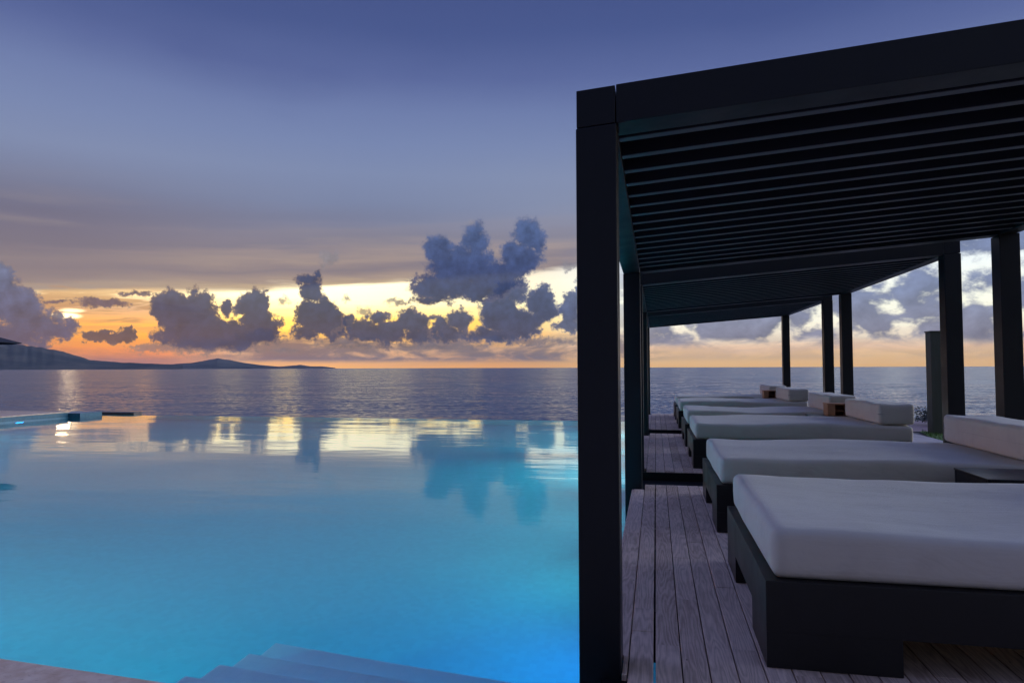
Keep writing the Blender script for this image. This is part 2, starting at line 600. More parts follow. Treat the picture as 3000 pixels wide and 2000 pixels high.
def lobes(lst):
    acc = None
    for (x, y, rx, ry) in lst:
        a, e = px(x, y)
        ax, ex = px(x + 20, y)
        ay, ey = px(x, y - 20)
        kx, ky = (ax - a) / 20 * rx, (ey - e) / 20 * ry
        q = g.v('MULTIPLY_ADD', PW, (1 / kx, 1 / ky, 0), (-a / kx, -e / ky, 0))
        f = g.sub(1.0, g.v('LENGTH', q))
        f = g.mul(f, min(kx, ky) ** 0.6)
        acc = f if acc is None else g.m('SMOOTH_MAX', acc, f, 0.12)
    return acc


def cloud(sky, lst, top, core, base, y0, y1, soft=0.34, thr=-0.12, opac=0.97, amp=1.45, relief=-1.0):
    """base -> core -> top colour by height between print rows y1 (low) and y0 (high)"""
    f = g.add(g.add(lobes(lst), g.mul(g.sub(puff, 0.5), amp)), g.mul(g.sub(0.42, bil), 0.8))
    f = g.add(f, g.mul(g.sub(tiny, 0.5), 0.5))
    den = g.ss(f, thr, thr + soft)
    e0, e1 = px(1176, y0)[1], px(1176, y1)[1]
    hh = g.lr(el, e1, e0)
    c = g.ramp(hh, [(0.0, base), (0.45, core), (1.0, top)])
    rel = g.add(g.sub(puffS, puff), g.mul(g.sub(bil, bilS), 0.8))
    c = g.v('SCALE', c, scale=g.m('MAXIMUM', g.mad(rel, relief, 1.0), 0.62))
    c = g.v('MULTIPLY', c, (0.80, 0.93, 0.98))
    # thin margins let the glow through
    thin = g.ss(f, thr + soft * 1.5, thr + soft * 0.3)
    c = g.mix(g.mul(thin, 0.42), c, rim)
    return g.mix(g.mul(den, opac), sky, c)


# (rim colour: warm light through thin cloud, strongest round the sun)
# thin torn scraps behind
sky = cloud(sky, [(755, 592, 26, 20), (650, 690, 16, 12), (905, 692, 38, 9), (1085, 515, 16, 12), (1310, 612, 24, 10), (800, 690, 12, 12), (830, 715, 20, 14), (740, 612, 14, 10)],
            lin('#a49494'), lin('#8b7f85'), lin('#6d6670'), 520, 720, 0.5, 0.03, 0.75)
sky = cloud(sky, [(240, 697, 56, 9), (312, 676, 44, 5), (140, 691, 55, 4), (215, 690, 30, 6)],
            lin('#6f5f70'), lin('#5b5268'), lin('#665468'), 670, 705, 0.25, -0.02, 0.92, 0.35)
# low dull cloud beneath the big ones
sky = cloud(sky, [(360, 800, 60, 14), (470, 797, 130, 20), (600, 780, 60, 26), (820, 790, 110, 14), (1000, 795, 120, 10), (1200, 782, 110, 12), (650, 805, 90, 8)],
            lin('#6f626c'), lin('#7f6c6c'), lin('#8f7468'), 765, 815, 0.45, 0.0, 0.8)
# pale tower at the left edge
sky = cloud(sky, [(0, 660, 52, 62), (-60, 690, 90, 90), (40, 705, 56, 46), (75, 742, 70, 36), (130, 762, 44, 24), (20, 770, 120, 34), (165, 745, 14, 14)],
            lin('#7c7f98'), lin('#5a6082'), lin('#3b456a'), 600, 790, 0.34)
sky = cloud(sky, [(235, 773, 34, 9), (290, 768, 26, 13), (262, 772, 14, 12), (215, 775, 18, 7)],
            lin('#6e5558'), lin('#4f4252'), lin('#5c4446'), 750, 785, 0.2)
# the dark pair
sky = cloud(sky, [(398, 712, 50, 44), (455, 725, 46, 60), (465, 690, 26, 24), (500, 768, 140, 36), (582, 710, 36, 44), (605, 755, 44, 40), (522, 706, 14, 16), (425, 768, 60, 28), (590, 684, 26, 20)],
            lin('#4b5270'), lin('#333b5c'), lin('#2f3656'), 665, 800, 0.32)
sky = cloud(sky, [(708, 642, 24, 14), (730, 632, 8, 12), (712, 672, 22, 28), (732, 728, 52, 44), (705, 765, 32, 18), (768, 745, 34, 34)],
            lin('#464d6c'), lin('#343c5e'), lin('#3a3e58'), 625, 785, 0.32)
sky = cloud(sky, [(832, 757, 54, 26), (882, 765, 64, 26), (945, 742, 44, 28), (962, 768, 42, 20), (800, 738, 16, 18), (870, 730, 20, 14)],
            lin('#4c506c'), lin('#3e425e'), lin('#4c4a5c'), 715, 795, 0.34)
sky = cloud(sky, [(1056, 735, 28, 24), (1032, 765, 44, 20), (1010, 745, 20, 20)],
            lin('#545872'), lin('#464864'), lin('#545060'), 708, 790, 0.34)
sky = cloud(sky, [(1150, 718, 48, 46), (1192, 742, 58, 38), (1242, 692, 36, 36), (1130, 770, 64, 18), (1180, 672, 36, 26), (1255, 715, 26, 26)],
            lin('#4e587e'), lin('#3c4568'), lin('#434660'), 650, 790, 0.38)
sky = cloud(sky, [(1312, 715, 26, 46), (1350, 690, 30, 70), (1300, 745, 30, 16)],
            lin('#6d7594'), lin('#545c80'), lin('#5c6078'), 660, 760, 0.35)
# the large floating one
sky = cloud(sky, [(1092, 552, 32, 40), (1062, 612, 84, 52), (1006, 572, 36, 36), (1214, 540, 34, 40), (1195, 598, 50, 46), (1130, 638, 80, 46), (1010, 660, 66, 34), (1100, 662, 70, 28), (984, 690, 58, 10), (1235, 560, 20, 30)],
            lin('#5a6892'), lin('#3f4c78'), lin('#2e385a'), 505, 705, 0.42)

# broken cloud deck to the right (seen between the posts), and dusk cloud all round
q2 = g.comb(az, g.mul(el, 1.5), 31)
cd = g.add(g.noise(g.v('SCALE', q2, scale=0.40), 1.0, 5, 0.56, 0.2), g.mul(g.ss(el, 18, 7), 0.02))
cdS = g.noise(g.v('SCALE', g.v('ADD', q2, (-0.5, 0.8, 0)), scale=0.40), 1.0, 5, 0.56, 0.2)
maskR = g.mul(g.mul(g.ss(az, -7, 1), g.ss(g.add(el, g.mul(g.sub(bank, 0.5), 2.2)), 1.5, 2.3)), g.mul(g.ss(el, 19, 14), g.ss(az, 56, 46)))
denR = g.mul(g.ss(cd, g.lr(az, 0, 20, 0.33, 0.375), g.lr(az, 0, 20, 0.485, 0.545)), maskR)
cR = g.ramp(g.m('DIVIDE', el, 14.0), [(0.0, lin('#a8988f')), (0.16, lin('#858599')), (0.4, lin('#7480a2')), (1.0, lin('#6c7eaa'))])
cR = g.v('SCALE', cR, scale=g.m('MAXIMUM', g.mad(g.sub(cdS, cd), -1.5, 1.0), 0.6))
sky = g.mix(g.mul(denR, 0.95), sky, cR)

# unseen sky dimmed behind the viewer, boosted overhead and sideways to light the deck
back = g.mul(g.ss(dy, 0.25, -0.35), 0.9)
backC = g.ramp(g.m('DIVIDE', el, 60.0), [(0.0, lin('#30323f')), (0.4, lin('#383e58')), (1.0, lin('#4c5680'))])
dotF = g.v('DOT_PRODUCT', d, (-0.206, 0.978, 0.04))
side = g.mul(g.ss(dotF, 0.70, 0.30), g.mul(g.ss(dy, -0.45, 0.10, 0.1, 1.0), g.ss(el, 65, 40, 0.25, 1.0)))
gain = g.mad(side, GAIN - 1.0, 1.0)


def finish(c): return g.v('SCALE', g.mix(back, c, backC), scale=gain)


inband = g.mul(g.mul(g.m('LESS_THAN', el, 20.0), g.m('GREATER_THAN', el, -0.5)), g.mul(g.m('GREATER_THAN', az, -66.0), g.m('LESS_THAN', az, 58.0)))
# a thin share of physical sky under it all
nish = g.node('ShaderNodeTexSky', sky_type='NISHITA')
nish.sun_disc = False
nish.sun_elevation = SUN_EL
nish.sun_rotation = SUN_AZ
bgN = g.node('ShaderNodeBackground')
g.put(bgN.inputs['Color'], nish.outputs[0])
bgN.inputs['Strength'].default_value = 0.05
bgB = g.node('ShaderNodeBackground')
g.put(bgB.inputs['Color'], finish(base_sky))
bgK = g.node('ShaderNodeBackground')
g.put(bgK.inputs['Color'], finish(sky))
bgC = g.node('ShaderNodeMixShader')
g.put(bgC.inputs[0], inband)
wt.links.new(bgB.outputs[0], bgC.inputs[1])
wt.links.new(bgK.outputs[0], bgC.inputs[2])
mixs = g.node('ShaderNodeMixShader')
mixs.inputs[0].default_value = 0.04
wt.links.new(bgC.outputs[0], mixs.inputs[1])
wt.links.new(bgN.outputs[0], mixs.inputs[2])
out = g.node('ShaderNodeOutputWorld')
wt.links.new(mixs.outputs[0], out.inputs[0])
world.cycles.sampling_method = 'MANUAL'
world.cycles.sample_map_resolution = 1024

sun_d = bpy.data.lights.new('sun', 'SUN')
sun_d.energy = 0.002
sun_d.angle = R(0.8)
sun_d.color = (1.0, 0.72, 0.42)
sun = bpy.data.objects.new('sun', sun_d)
COL.objects.link(sun)
sd = Vector((math.sin(SUN_AZ) * math.cos(SUN_EL), math.cos(SUN_AZ) * math.cos(SUN_EL), math.sin(SUN_EL)))
sun.rotation_euler = sd.to_track_quat('Z', 'Y').to_euler()

# ------------------------------------------------------------------ sea, islands, land
bm = bmesh.new()
S = 60000
box_pts = [bm.verts.new((x, y, -7.0)) for x, y in ((-S, -S), (S, -S), (S, S), (-S, S))]
bm.faces.new(box_pts)
tag(obj('sea', bm, M_sea), kind='structure')


def island(name, prof, dist, depth):
    """prof: (print x, print y) skyline points; a ridge with real depth, at its true distance"""
    pts = [px(x, y) for x, y in prof]
    bm = bmesh.new()
    n = 240
    a0, a1 = pts[0][0], pts[-1][0]
    rows = []
    for i in range(n + 1):
        a = a0 + (a1 - a0) * i / n
        for (p, q) in zip(pts, pts[1:]):
            if p[0] <= a <= q[0]:
                e = p[1] + (q[1] - p[1]) * (a - p[0]) / (q[0] - p[0])
                break
        rough = mnoise.fractal(Vector((a * 1.6, 3.1, 0)), 1.0, 2.0, 5)
        hgt = max(0.0, math.tan(R(max(e, 0))) * dist * (1 + 0.05 * rough)) + 8
        row = []
        for j in range(13):
            s = j / 12 * 2 - 1
            rr = dist + s * depth
            sh = (1 - abs(s)) ** 1.25
            gully = 1 + 0.12 * mnoise.fractal(Vector((a * 2.2, s * 2.0, 5)), 1.0, 2.0, 4) * (1 - sh)
            z = hgt * sh * gully if abs(s) < 0.999 else -30
            row.append(bm.verts.new((math.sin(R(a)) * rr, math.cos(R(a)) * rr, z - 7)))
        rows.append(row)
    for r0, r1 in zip(rows, rows[1:]):
        for j in range(12):
            bm.faces.new((r0[j], r0[j + 1], r1[j + 1], r1[j]))
    o = obj(name, bm, M_island, smooth=True)
    tag(o, kind='structure')
    return o


island('hills', [(-500, 780), (-300, 768), (-100, 778), (0, 786), (45, 791), (85, 797), (140, 806), (175, 816), (205, 826), (260, 831), (330, 834), (420, 838)], 17000, 2500)
island('hills', [(330, 840), (400, 836), (450, 832), (480, 826), (500, 822.5), (525, 826), (560, 833), (600, 838), (640, 841.5), (668, 839.5), (690, 837.5), (715, 841), (740, 841), (770, 844.5)], 26000, 3000)

DECK_Z = 0.0
# terraces: land the pool is set into
bm = bmesh.new()
box(bm, -17.2, 3.6, -30, 1.2, -3.5, -0.012)
tag(obj('terrace', bm, M_pave), kind='structure')
tag(obj('terrace', nbox(0.31, 4.75, 1.21, 19.4, -3.5, -0.22), M_pave), kind='structure')
tag(obj('pavement', nbox(3.46, 4.75, 1.21, 19.3, -0.21, -0.006), M_pave), kind='structure')
tag(obj('ground', nbox(4.76, 30, -10, 18.5, -3.5, -0.03), M_rock), kind='structure')

# lawn
bm = bmesh.new()
random.seed(5)
vs = [bm.verts.new(c) for c in ((4.76, -2, -0.012), (9.5, -2, -0.012), (9.5, 14.75, -0.012), (5.02, 14.75, -0.012), (4.76, 13.4, -0.012))]
bm.faces.new(vs)
for i in range(9000):
    x = random.uniform(4.76, 9.0)
    y = random.uniform(9.0, 14.72)
    if y > 13.4 and x < 4.76 + (y - 13.4) * 0.2: continue
    h = random.uniform(0.02, 0.05)
    w = 0.006
    t_ = random.uniform(0, 6.28)
    cx, sx = math.cos(t_) * w, math.sin(t_) * w
    lx, ly = random.uniform(-0.02, 0.02), random.uniform(-0.02, 0.02)
    bm.faces.new([bm.verts.new(q) for q in ((x - cx, y - sx, -0.013), (x + cx, y + sx, -0.013), (x + lx, y + ly, h))])
tag(obj('lawn', bm, M_grass), kind='stuff')
bm = bmesh.new()
vs = [bm.verts.new(c) for c in ((4.8, 14.75, -0.018), (14, 14.75, -0.018), (14, 17.6, -0.018), (4.8, 17.6, -0.018))]
bm.faces.new(vs)
tag(obj('path', bm, M_path), kind='structure')

# ------------------------------------------------------------------ pool
WZ = -0.18
PX0, PX1, PY1, PF = -17.0, 0.3, 18.36, -1.55


def near_y(x): return 2.49 - 0.065 * (x + 2.81)


pool = empty('swimming_pool', (-8, 10, 0), 'wide infinity pool of glowing turquoise water with pink stone edge', 'pool')
pool.location = (0, 0, 0)


def poly_prism(bm, pts, z0, z1):
    lo = [bm.verts.new((x, y, z0)) for x, y in pts]
    hi = [bm.verts.new((x, y, z1)) for x, y in pts]
    n = len(pts)
    bm.faces.new(list(reversed(lo)))
    bm.faces.new(hi)
    for i in range(n):
        bm.faces.new((lo[i], lo[(i + 1) % n], hi[(i + 1) % n], hi[i]))


bm = bmesh.new()
fl = [bm.verts.new(c) for c in ((PX0, near_y(PX0), PF), (PX1, near_y(PX1), PF), (PX1, PY1, PF), (PX0, PY1, PF))]
bm.faces.new(fl)
tp = [bm.verts.new((v.co.x, v.co.y, -0.052)) for v in fl]
tp[2].co.z = tp[3].co.z = WZ + 0.001
for i in (0, 1, 3):
    j = (i + 1) % 4
    bm.faces.new((fl[i], fl[j], tp[j], tp[i]))
tp[1].co.z = tp[1].co.z
bm.faces.new((fl[2], fl[3], tp[3], tp[2]))
basin = obj('basin', bm, M_tile, pool)
basin.data.materials.append(M_teal)
for q in basin.data.polygons:
    if abs(q.normal.x) > 0.9 and q.center.x < -10: q.material_index = 1
# pink coping along the near edge
bm = bmesh.new()
poly_prism(bm, [(-17.2, 1.205), (-0.30, 1.205), (-0.30, near_y(-0.3)), (-17.2, near_y(-17.2))], -0.05, 0.0)
bevel(bm, 0.006, 2)
obj('coping', bm, M_coral, pool)
# infinity wall
ob = obj('overflow_wall', nbox(PX0 - 0.2, 0.6, PY1 + 0.002, PY1 + 0.22, -3.4, WZ - 0.05), M_teal, pool)
# stairs down into the water
for k, (yf, z) in enumerate(((3.0, -0.36), (3.27, -0.51), (3.54, -0.655), (3.82, -0.80))):
    bm = bmesh.new()
    def ys(x, y=yf): return y - 0.10 * (x + 2.27)
    xr = PX1 - 0.004 - 0.001 * k
    poly_prism(bm, [(-2.27, near_y(-2.27) + 0.002), (xr, near_y(xr) + 0.002), (xr, ys(xr)), (-2.27 - 0.0015 * k, ys(-2.27))], PF + 0.002 + 0.001 * k, z)
    bevel(bm, 0.008, 2)
    obj('step', bm, M_step, pool)
# land under the near coping and the water
bm = bmesh.new()
nx = 60
ptsl = [bm.verts.new(c) for c in ((PX0 + 0.001, near_y(PX0) + 0.001, WZ), (PX1 - 0.001, near_y(PX1) + 0.001, WZ), (PX1 - 0.001, PY1 - 0.001, WZ), (PX0 + 0.001, PY1 - 0.001, WZ))]
bm.faces.new(ptsl)
wo = obj('pool_water', bm, M_water)
if wo.data.polygons[0].normal.z < 0: wo.data.flip_normals()
tag(wo, kind='structure')

# left wing: stone terrace with its mosaic face
wing = empty('stone_ledge', (0, 0, 0), 'low pink stone ledge with teal mosaic side at the far left of the pool', 'ledge')
obj('capstone', nbox(-24, PX0 + 0.02, 4.0, 17.12, -0.03, 0.0, bev=0.004), M_coral, wing)
obj('mosaic_side', nbox(-23.9, PX0 - 0.004, 4.02, 17.10, -3.0, -0.032), M_teal, wing)
obj('corner_block', nbox(-17.6, -16.62, 17.13, 17.95, -1.6, -0.05, bev=0.006), M_teal, wing)
kerb = nbox(-18.6, -16.08, PY1 + 0.26, PY1 + 0.62, -3.2, -0.12, bev=0.01)
ko = obj('low_wall', kerb, M_rock)
tag(ko, 'low dark stone wall running beyond the far left end of the pool', 'wall')


def pool_lamp(loc, direction, energy, col, label, spread=132):
    lamp = empty('pool_light', loc, label, 'pool light', 'underwater pool lights')
    dv = Vector(direction).normalized()
    bm = bmesh.new()
    tube(bm, dv * 0.0, dv * 0.03, 0.13, 0.12, 24)
    obj('rim', bm, M_metal, lamp)
    bm = bmesh.new()
    tube(bm, dv * 0.031, dv * 0.045, 0.10, 0.08, 24)
    obj('lens', bm, M_lens, lamp, smooth=False)
    ld = bpy.data.lights.new('pool_light_beam', 'AREA')
    ld.shape = 'DISK'
    ld.size = 0.25
    ld.energy = energy
    ld.color = col
    ld.spread = R(spread)
    lo = bpy.data.objects.new('pool_light_beam', ld)
    COL.objects.link(lo)
    lo.parent = lamp
    lo.location = dv * 0.08
    lo.rotation_euler = (-dv).to_track_quat('Z', 'Y').to_euler()
    return lamp


TURQ = (0.0, 0.86, 1.0)
BLUE = (0.0, 0.36, 1.0)
pool_lamp((PX0 + 0.001, 15.45, -0.42), (1, 0, 0), 3, BLUE, 'small blue underwater lamp in the teal side of the far left ledge')
pool_lamp((PX1 - 0.001, 4.55, -0.72), (-1, -0.1, 0.0), 26, BLUE, 'blue underwater lamp glowing beside the nearest pergola post', 140)
for i, xx in enumerate((-3.3, -4.9, -6.5, -8.1, -9.7, -11.3, -12.9, -14.5, -16.1)):
    pool_lamp((xx, near_y(xx) + 0.001, -0.5), (0.065, 1, 0.0), 13, TURQ, 'underwater lamp in the near pool wall')
for yy in (6.0, 8.0, 10.5, 13.0, 16.0):
    pool_lamp((PX1 - 0.001, yy, -0.5), (-1, 0, 0.0), (20 if yy < 9 else 55), TURQ, 'underwater lamp in the pool wall beneath the deck')
for yy in (5.0, 8.5, 12.0):
    pool_lamp((PX0 + 0.001, yy, -0.5), (1, 0, 0.0), 60, TURQ, 'underwater lamp in the left pool wall')

# ------------------------------------------------------------------ decks
DX0, DX1 = -0.235, 3.44
DECKS = [(1.21, 7.49), (8.42, 13.28), (14.11, 18.9)]
dl = ['weathered timber deck under the nearest pergola beside the pool', 'weathered timber deck under the middle pergola',
      'weathered timber deck under the farthest pergola by the sea']
POSTS_Y = [(2.88, 7.20), (8.46, 12.82), (14.12, 18.48)]
for k, (y0, y1) in enumerate(DECKS):
    dk = empty('timber_deck', (DX0, y0, 0), dl[k], 'deck', 'timber decks in a row')
    dk.location = (0, 0, 0)
    bm = bmesh.new()
    i = 0
    x = DX0
    rnd = random.Random(40 + k)
    while x < DX1 - 0.02:
        gap = 0.010 if i == 1 and k == 0 else 0.0055
        xe = min(x + PITCH - gap, DX1)
        runs = [(y0, y1)]
        if i == 0:   # first board is notched round the posts
            p0, p1 = POSTS_Y[k]
            runs = [(p0 + 0.18, p1 - 0.004)]
            if k == 0: box(bm, -0.150, xe, 2.87, p0 + 0.18, -0.028, 0.0)
        # butt joints
        cuts = []
        for (a, b_) in runs:
            c = a + rnd.uniform(0.6, 2.2)
            last = a
            while c < b_ - 0.4:
                cuts.append((last, c - 0.0015))
                last = c + 0.0015
                c += rnd.uniform(1.8, 2.6)
            cuts.append((last, b_))
        for (a, b_) in cuts:
            dz = rnd.uniform(-0.0015, 0.0015)
            box(bm, x, xe, a, b_, -0.028, dz)
        x += PITCH
        i += 1
    bevel(bm, 0.0018, 1)
    obj('boards', bm, M_deck, dk)
    bm = bmesh.new()
    ys_ = [y0 + 0.02 + j * 0.62 for j in range(int((y1 - y0) / 0.62) + 1)]
    if k == 0: ys_ = [yy for yy in ys_ if yy > 3.3] + [2.83, 2.58, 2.45, 2.3]
    for yy in ys_:
        box(bm, DX0 + 0.006, DX1 - 0.01, yy, yy + 0.05, -0.155, -0.030)
    obj('joists', bm, M_black, dk)
    bm = nbox(0.03, DX1 - 0.02, y0 + 0.03, y1 - 0.03, -0.172, -0.158)
    box(bm, -0.165, -0.075, y0 + 0.03, y1 - 0.03, -0.172, -0.158)
    if k == 0: box(bm, -0.074, 0.029, 3.42, y1 - 0.03, -0.172, -0.158)
    obj('underside', bm, M_black, dk)
    if k:
        obj('end_fascia', nbox(DX0, DX1, y0 - 0.022, y0 - 0.002, -0.17, -0.006, bev=0.002), M_black, dk)
    obj('edge_fascia', nbox(DX0 - 0.020, DX0 - 0.002, POSTS_Y[k][0] + 0.18, POSTS_Y[k][1] - 0.004, -0.14, -0.004, bev=0.002), M_deck, dk)
# dark channel beams between the decks
for k in (0, 1):
    a, b_ = DECKS[k][1] + 0.006, DECKS[k + 1][0] - 0.026
    so = obj('channel_beam', nbox(-0.30, DX1, a, b_, -0.20, -0.10, bev=0.004), M_black)
    tag(so, ['dark steel beam filling the gap beyond the nearest deck', 'dark steel beam filling the gap between the middle and farthest decks'][k], 'beam', 'beams between the decks')

# ------------------------------------------------------------------ pergolas
PXL, PXR, PW = -0.325, 3.352, 0.172
SL = 0.0745
ZB = [(2.285, 2.243), (2.258, 2.272), (2.280, 2.305)]
pl = ['dark metal pergola nearest the camera with slatted roof', 'dark metal pergola in the middle of the row', 'dark metal pergola farthest away at the sea end']
for k in range(3):
    ya, yb = POSTS_Y[k]
    pg = empty('pergola', (0, 0, 0), pl[k], 'pergola', 'dark pergolas in a row')
    za, zb_ = ZB[k]

    def zr(x, y, ya=ya, yb=yb, za=za, zb_=zb_):
        return za + (zb_ - za) * (y - ya) / (yb - ya) + SL * (x + 0.15)
    for (x, y) in ((PXL, ya), (PXR - PW, ya), (PXL, yb), (PXR - PW, yb)):
        bm = bmesh.new()
        vs, fs = box(bm, x, x + PW, y, y + PW, 0, 0)
        for i_, v in enumerate(vs):
            v.co.z = -1.2 if i_ < 4 and x < 0 else (-0.2 if i_ < 4 else zr(v.co.x, v.co.y) - 0.002)
        if x < 0 and k > 0:
            for v in vs[:4]: v.co.z = -1.2
        bevel(bm, 0.006, 2)
        obj('post', bm, M_metal, pg)
        # corner cap block over each post
        bm = bmesh.new()
        box(bm, x + 0.003, x + PW - 0.004, y + 0.003, y + PW - 0.003, 0.002, 0.163, zfun=zr)
        bevel(bm, 0.004, 2)
        obj('corner_cap', bm, M_metal, pg)
    for y in (ya, yb):
        bm = nbox(PXL + PW, PXR - PW, y + 0.002, y + PW - 0.002, 0.0, 0.165, zfun=zr)
        bevel(bm, 0.004, 2)
        obj('cross_beam', bm, M_metal, pg)
    for x in (PXL + 0.002, PXR - PW + 0.002):
        bm = nbox(x, x + PW - 0.004, ya + PW, yb, 0.0, 0.165, zfun=zr)
        bevel(bm, 0.004, 2)
        obj('side_beam', bm, M_metal, pg)
    obj('roof_panel', nbox(PXL + PW, PXR - PW, ya + PW, yb, 0.125, 0.150, zfun=zr), M_panel, pg)
    yy = ya + PW + 0.055
    while yy < yb - 0.06:
        bm = nbox(PXL + PW + 0.001, PXR - PW - 0.001, yy, yy + 0.052, 0.012, 0.1235, zfun=zr)
        bevel(bm, 0.003, 1)
        lv = obj('louvre', bm, M_louvre, pg)
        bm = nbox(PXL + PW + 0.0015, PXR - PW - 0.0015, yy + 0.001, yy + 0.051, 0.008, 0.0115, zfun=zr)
        obj('lit_underside', bm, M_lit_under, lv)  # thin sheet added to carry the painted light under each louvre
        yy += 0.255

# ------------------------------------------------------------------ daybeds
BED_X, BED_L, BED_W = 0.44, 2.53, 1.58
BEDS_Y = [3.05, 5.43, 8.77, 11.13, 14.40, 16.76]
bl = ['white daybed nearest the camera on a dark wooden base', 'white daybed second from the camera behind the dark low table',
      'white daybed first beyond the near pergola under the middle roof', 'white daybed behind the wooden box under the middle roof',
      'white daybed first under the farthest roof', 'white daybed farthest away by the sea']
cl = ['white bolster cushion at the head of the nearest daybed', 'long white bolster cushion beside the right hand posts on the second daybed',
      'white bolster cushion in front of the larger wooden box', 'white bolster cushion directly behind the larger wooden box',
      'white bolster cushion in front of the smaller wooden box', 'smallest white bolster cushion on the farthest daybed']
for k, y in enumerate(BEDS_Y):
    bed = empty('daybed', (BED_X, y, 0), bl[k], 'daybed', 'daybeds in a row on the deck')
    rnd = random.Random(70 + k)
    s1, s2 = rnd.uniform(0, 50), rnd.uniform(0, 50)
    bm = nbox(0, BED_L, 0, BED_W, 0.151, 0.358)
    bmesh.ops.bevel(bm, geom=[e for e in bm.edges if max(v.co.z for v in e.verts) > 0.3], offset=0.004, segments=2, affect='EDGES', profile=0.6)
    obj('base', bm, M_bed, bed)
    for lx, ly in ((0, 0), (BED_L - 0.52, 0), (0, BED_W - 0.44), (BED_L - 0.52, BED_W - 0.44)):
        bm = nbox(lx, lx + 0.52, ly, ly + 0.44, 0.003, 0.1505)
        obj('leg', bm, M_bed, bed)

    def disp(co, n, s1=s1):
        fx = co.x / (BED_L - 0.07)
        d_ = Vector((0, 0, 0))
        up = max(0.0, min(1.0, co.z / 0.12))
        wav = mnoise.fractal(Vector((co.x * 1.3 + s1, co.y * 1.6, 0)), 1.0, 2.0, 3)
        d_.z += up * (0.016 * wav + 0.009 * math.sin(co.x * 3.1 + s1))
        if abs(n.z) < 0.9:
            bul = math.sin(math.pi * min(1, max(0, co.z / 0.2)))
            d_ += Vector((n.x, n.y, 0)) * (0.006 * bul + 0.006 * mnoise.noise(Vector((co.x * 2 + s1, co.y * 2, co.z * 5))))
        return d_
    bm = soft_box(BED_L - 0.07, BED_W - 0.06, 0.205, 0.038, 0.07, disp)
    mt = obj('mattress', bm, M_fabric, bed, smooth=True)
    mt.location = (0.035, 0.03, 0.357)

    def disp2(co, n, s2=s2):
        wav = mnoise.fractal(Vector((co.x * 3 + s2, co.y * 2.2, 1)), 1.0, 2.0, 3)
        up = max(0.0, min(1.0, co.z / 0.2))
        b_ = math.sin(math.pi * min(1, max(0, co.z / 0.25)))
        return Vector((n.x * 0.008 * b_, n.y * 0.008 * b_, up * 0.012 * wav)) - Vector((n.x, n.y, 0)) * 0.007 * math.exp(-((co.z - 0.12) / 0.006) ** 2)
    bo = empty('bolster_cushion', (BED_X + 2.135, y + 0.05, 0.566), cl[k], 'cushion', 'white bolster cushions on the daybeds')
    bm = soft_box(0.385, BED_W - 0.09, 0.245, 0.035, 0.05, disp2)
    co_ = obj('cover', bm, M_fabric, bo, smooth=True)
    bm = bmesh.new()
    a = 0.002
    rect = [(a, a), (0.385 - a, a), (0.385 - a, BED_W - 0.09 - a), (a, BED_W - 0.09 - a)]
    for i_ in range(4):
        (xa, ya_), (xb, yb_) = rect[i_], rect[(i_ + 1) % 4]
        tube(bm, (xa, ya_, 0.122), (xb, yb_, 0.122), 0.0045, 0.0045, 6)
    obj('piping', bm, M_piping, bo, smooth=True)

# ------------------------------------------------------------------ low tables and wooden boxes
TABLES = [(2.02, 4.80), (2.18, 10.45), (2.18, 16.08)]
tl = ['dark low side table between the two nearest daybeds', 'dark low side table carrying the larger wooden box', 'dark low side table carrying the smaller wooden box far off']
for k, (x, y) in enumerate(TABLES):
    tb = empty('side_table', (x, y, 0), tl[k], 'side table', 'low side tables between the daybeds')
    L, Wd = (0.95, 0.50) if k == 0 else (0.75, 0.48)
    h = 0.535
    bm = nbox(-0.004, L + 0.004, -0.004, Wd + 0.004, h + 0.001, h + 0.014, bev=0.003)
    obj('table_top', bm, M_table, tb)
    bm = bmesh.new()
    for q in ((0, L, 0, 0.029), (0, L, Wd - 0.029, Wd), (0, 0.029, 0.029, Wd - 0.029), (L - 0.029, L, 0.029, Wd - 0.029)):
        box(bm, *q, 0.30, h)
    bevel(bm, 0.003, 1)
    obj('rim', bm, M_black, tb)
    for lx in (0.004, L - 0.054):
        for ly in (0.004, Wd - 0.054):
            obj('leg', nbox(lx, lx + 0.05, ly, ly + 0.05, 0.003, 0.299, bev=0.002), M_black, tb)
for k, (x, y) in enumerate(((2.395, 10.5), (2.36, 16.15))):
    wb = empty('wooden_box', (x, y, 0.537), ['open fronted brown wooden box between the middle daybeds', 'open fronted brown wooden box between the farthest daybeds'][k], 'box', 'wooden boxes on the side tables')
    w_, d_, h_, th = 0.27, 0.26, 0.19, 0.016
    bm = bmesh.new()
    box(bm, 0, w_, 0, d_, 0, th)
    box(bm, -0.006, w_ + 0.006, -0.006, d_ + 0.006, h_ - th, h_)
    box(bm, 0, 0.10, 0.001, d_ - 0.001, th + 0.001, h_ - th - 0.001)
    box(bm, w_ - th, w_, 0.001, d_ - 0.001, th + 0.001, h_ - th - 0.001)
    bevel(bm, 0.002, 1)
    obj('case', bm, M_brown, wb)
    obj('back_panel', nbox(0.1005, w_ - th - 0.0005, d_ - 0.03, d_ - 0.01, th + 0.001, h_ - th - 0.001), M_brown2, wb)
    obj('shelf', nbox(0.1005, w_ - th - 0.0005, 0.02, d_ - 0.031, 0.08, 0.092), M_brown2, wb)

# ------------------------------------------------------------------ right side: timber pillar, shrub, palm
pil = empty('timber_pillar', (5.2, 14.35, 0), 'grey green timber pillar standing on the lawn left of a pergola post', 'pillar')
bm = nbox(-0.10, 0.30, -0.06, 0.20, -0.03, 1.90)
bevel(bm, 0.008, 2)
obj('shaft', bm, M_post, pil)
obj('cap', nbox(-0.112, 0.312, -0.072, 0.212, 1.901, 1.925, bev=0.004), M_post, pil)

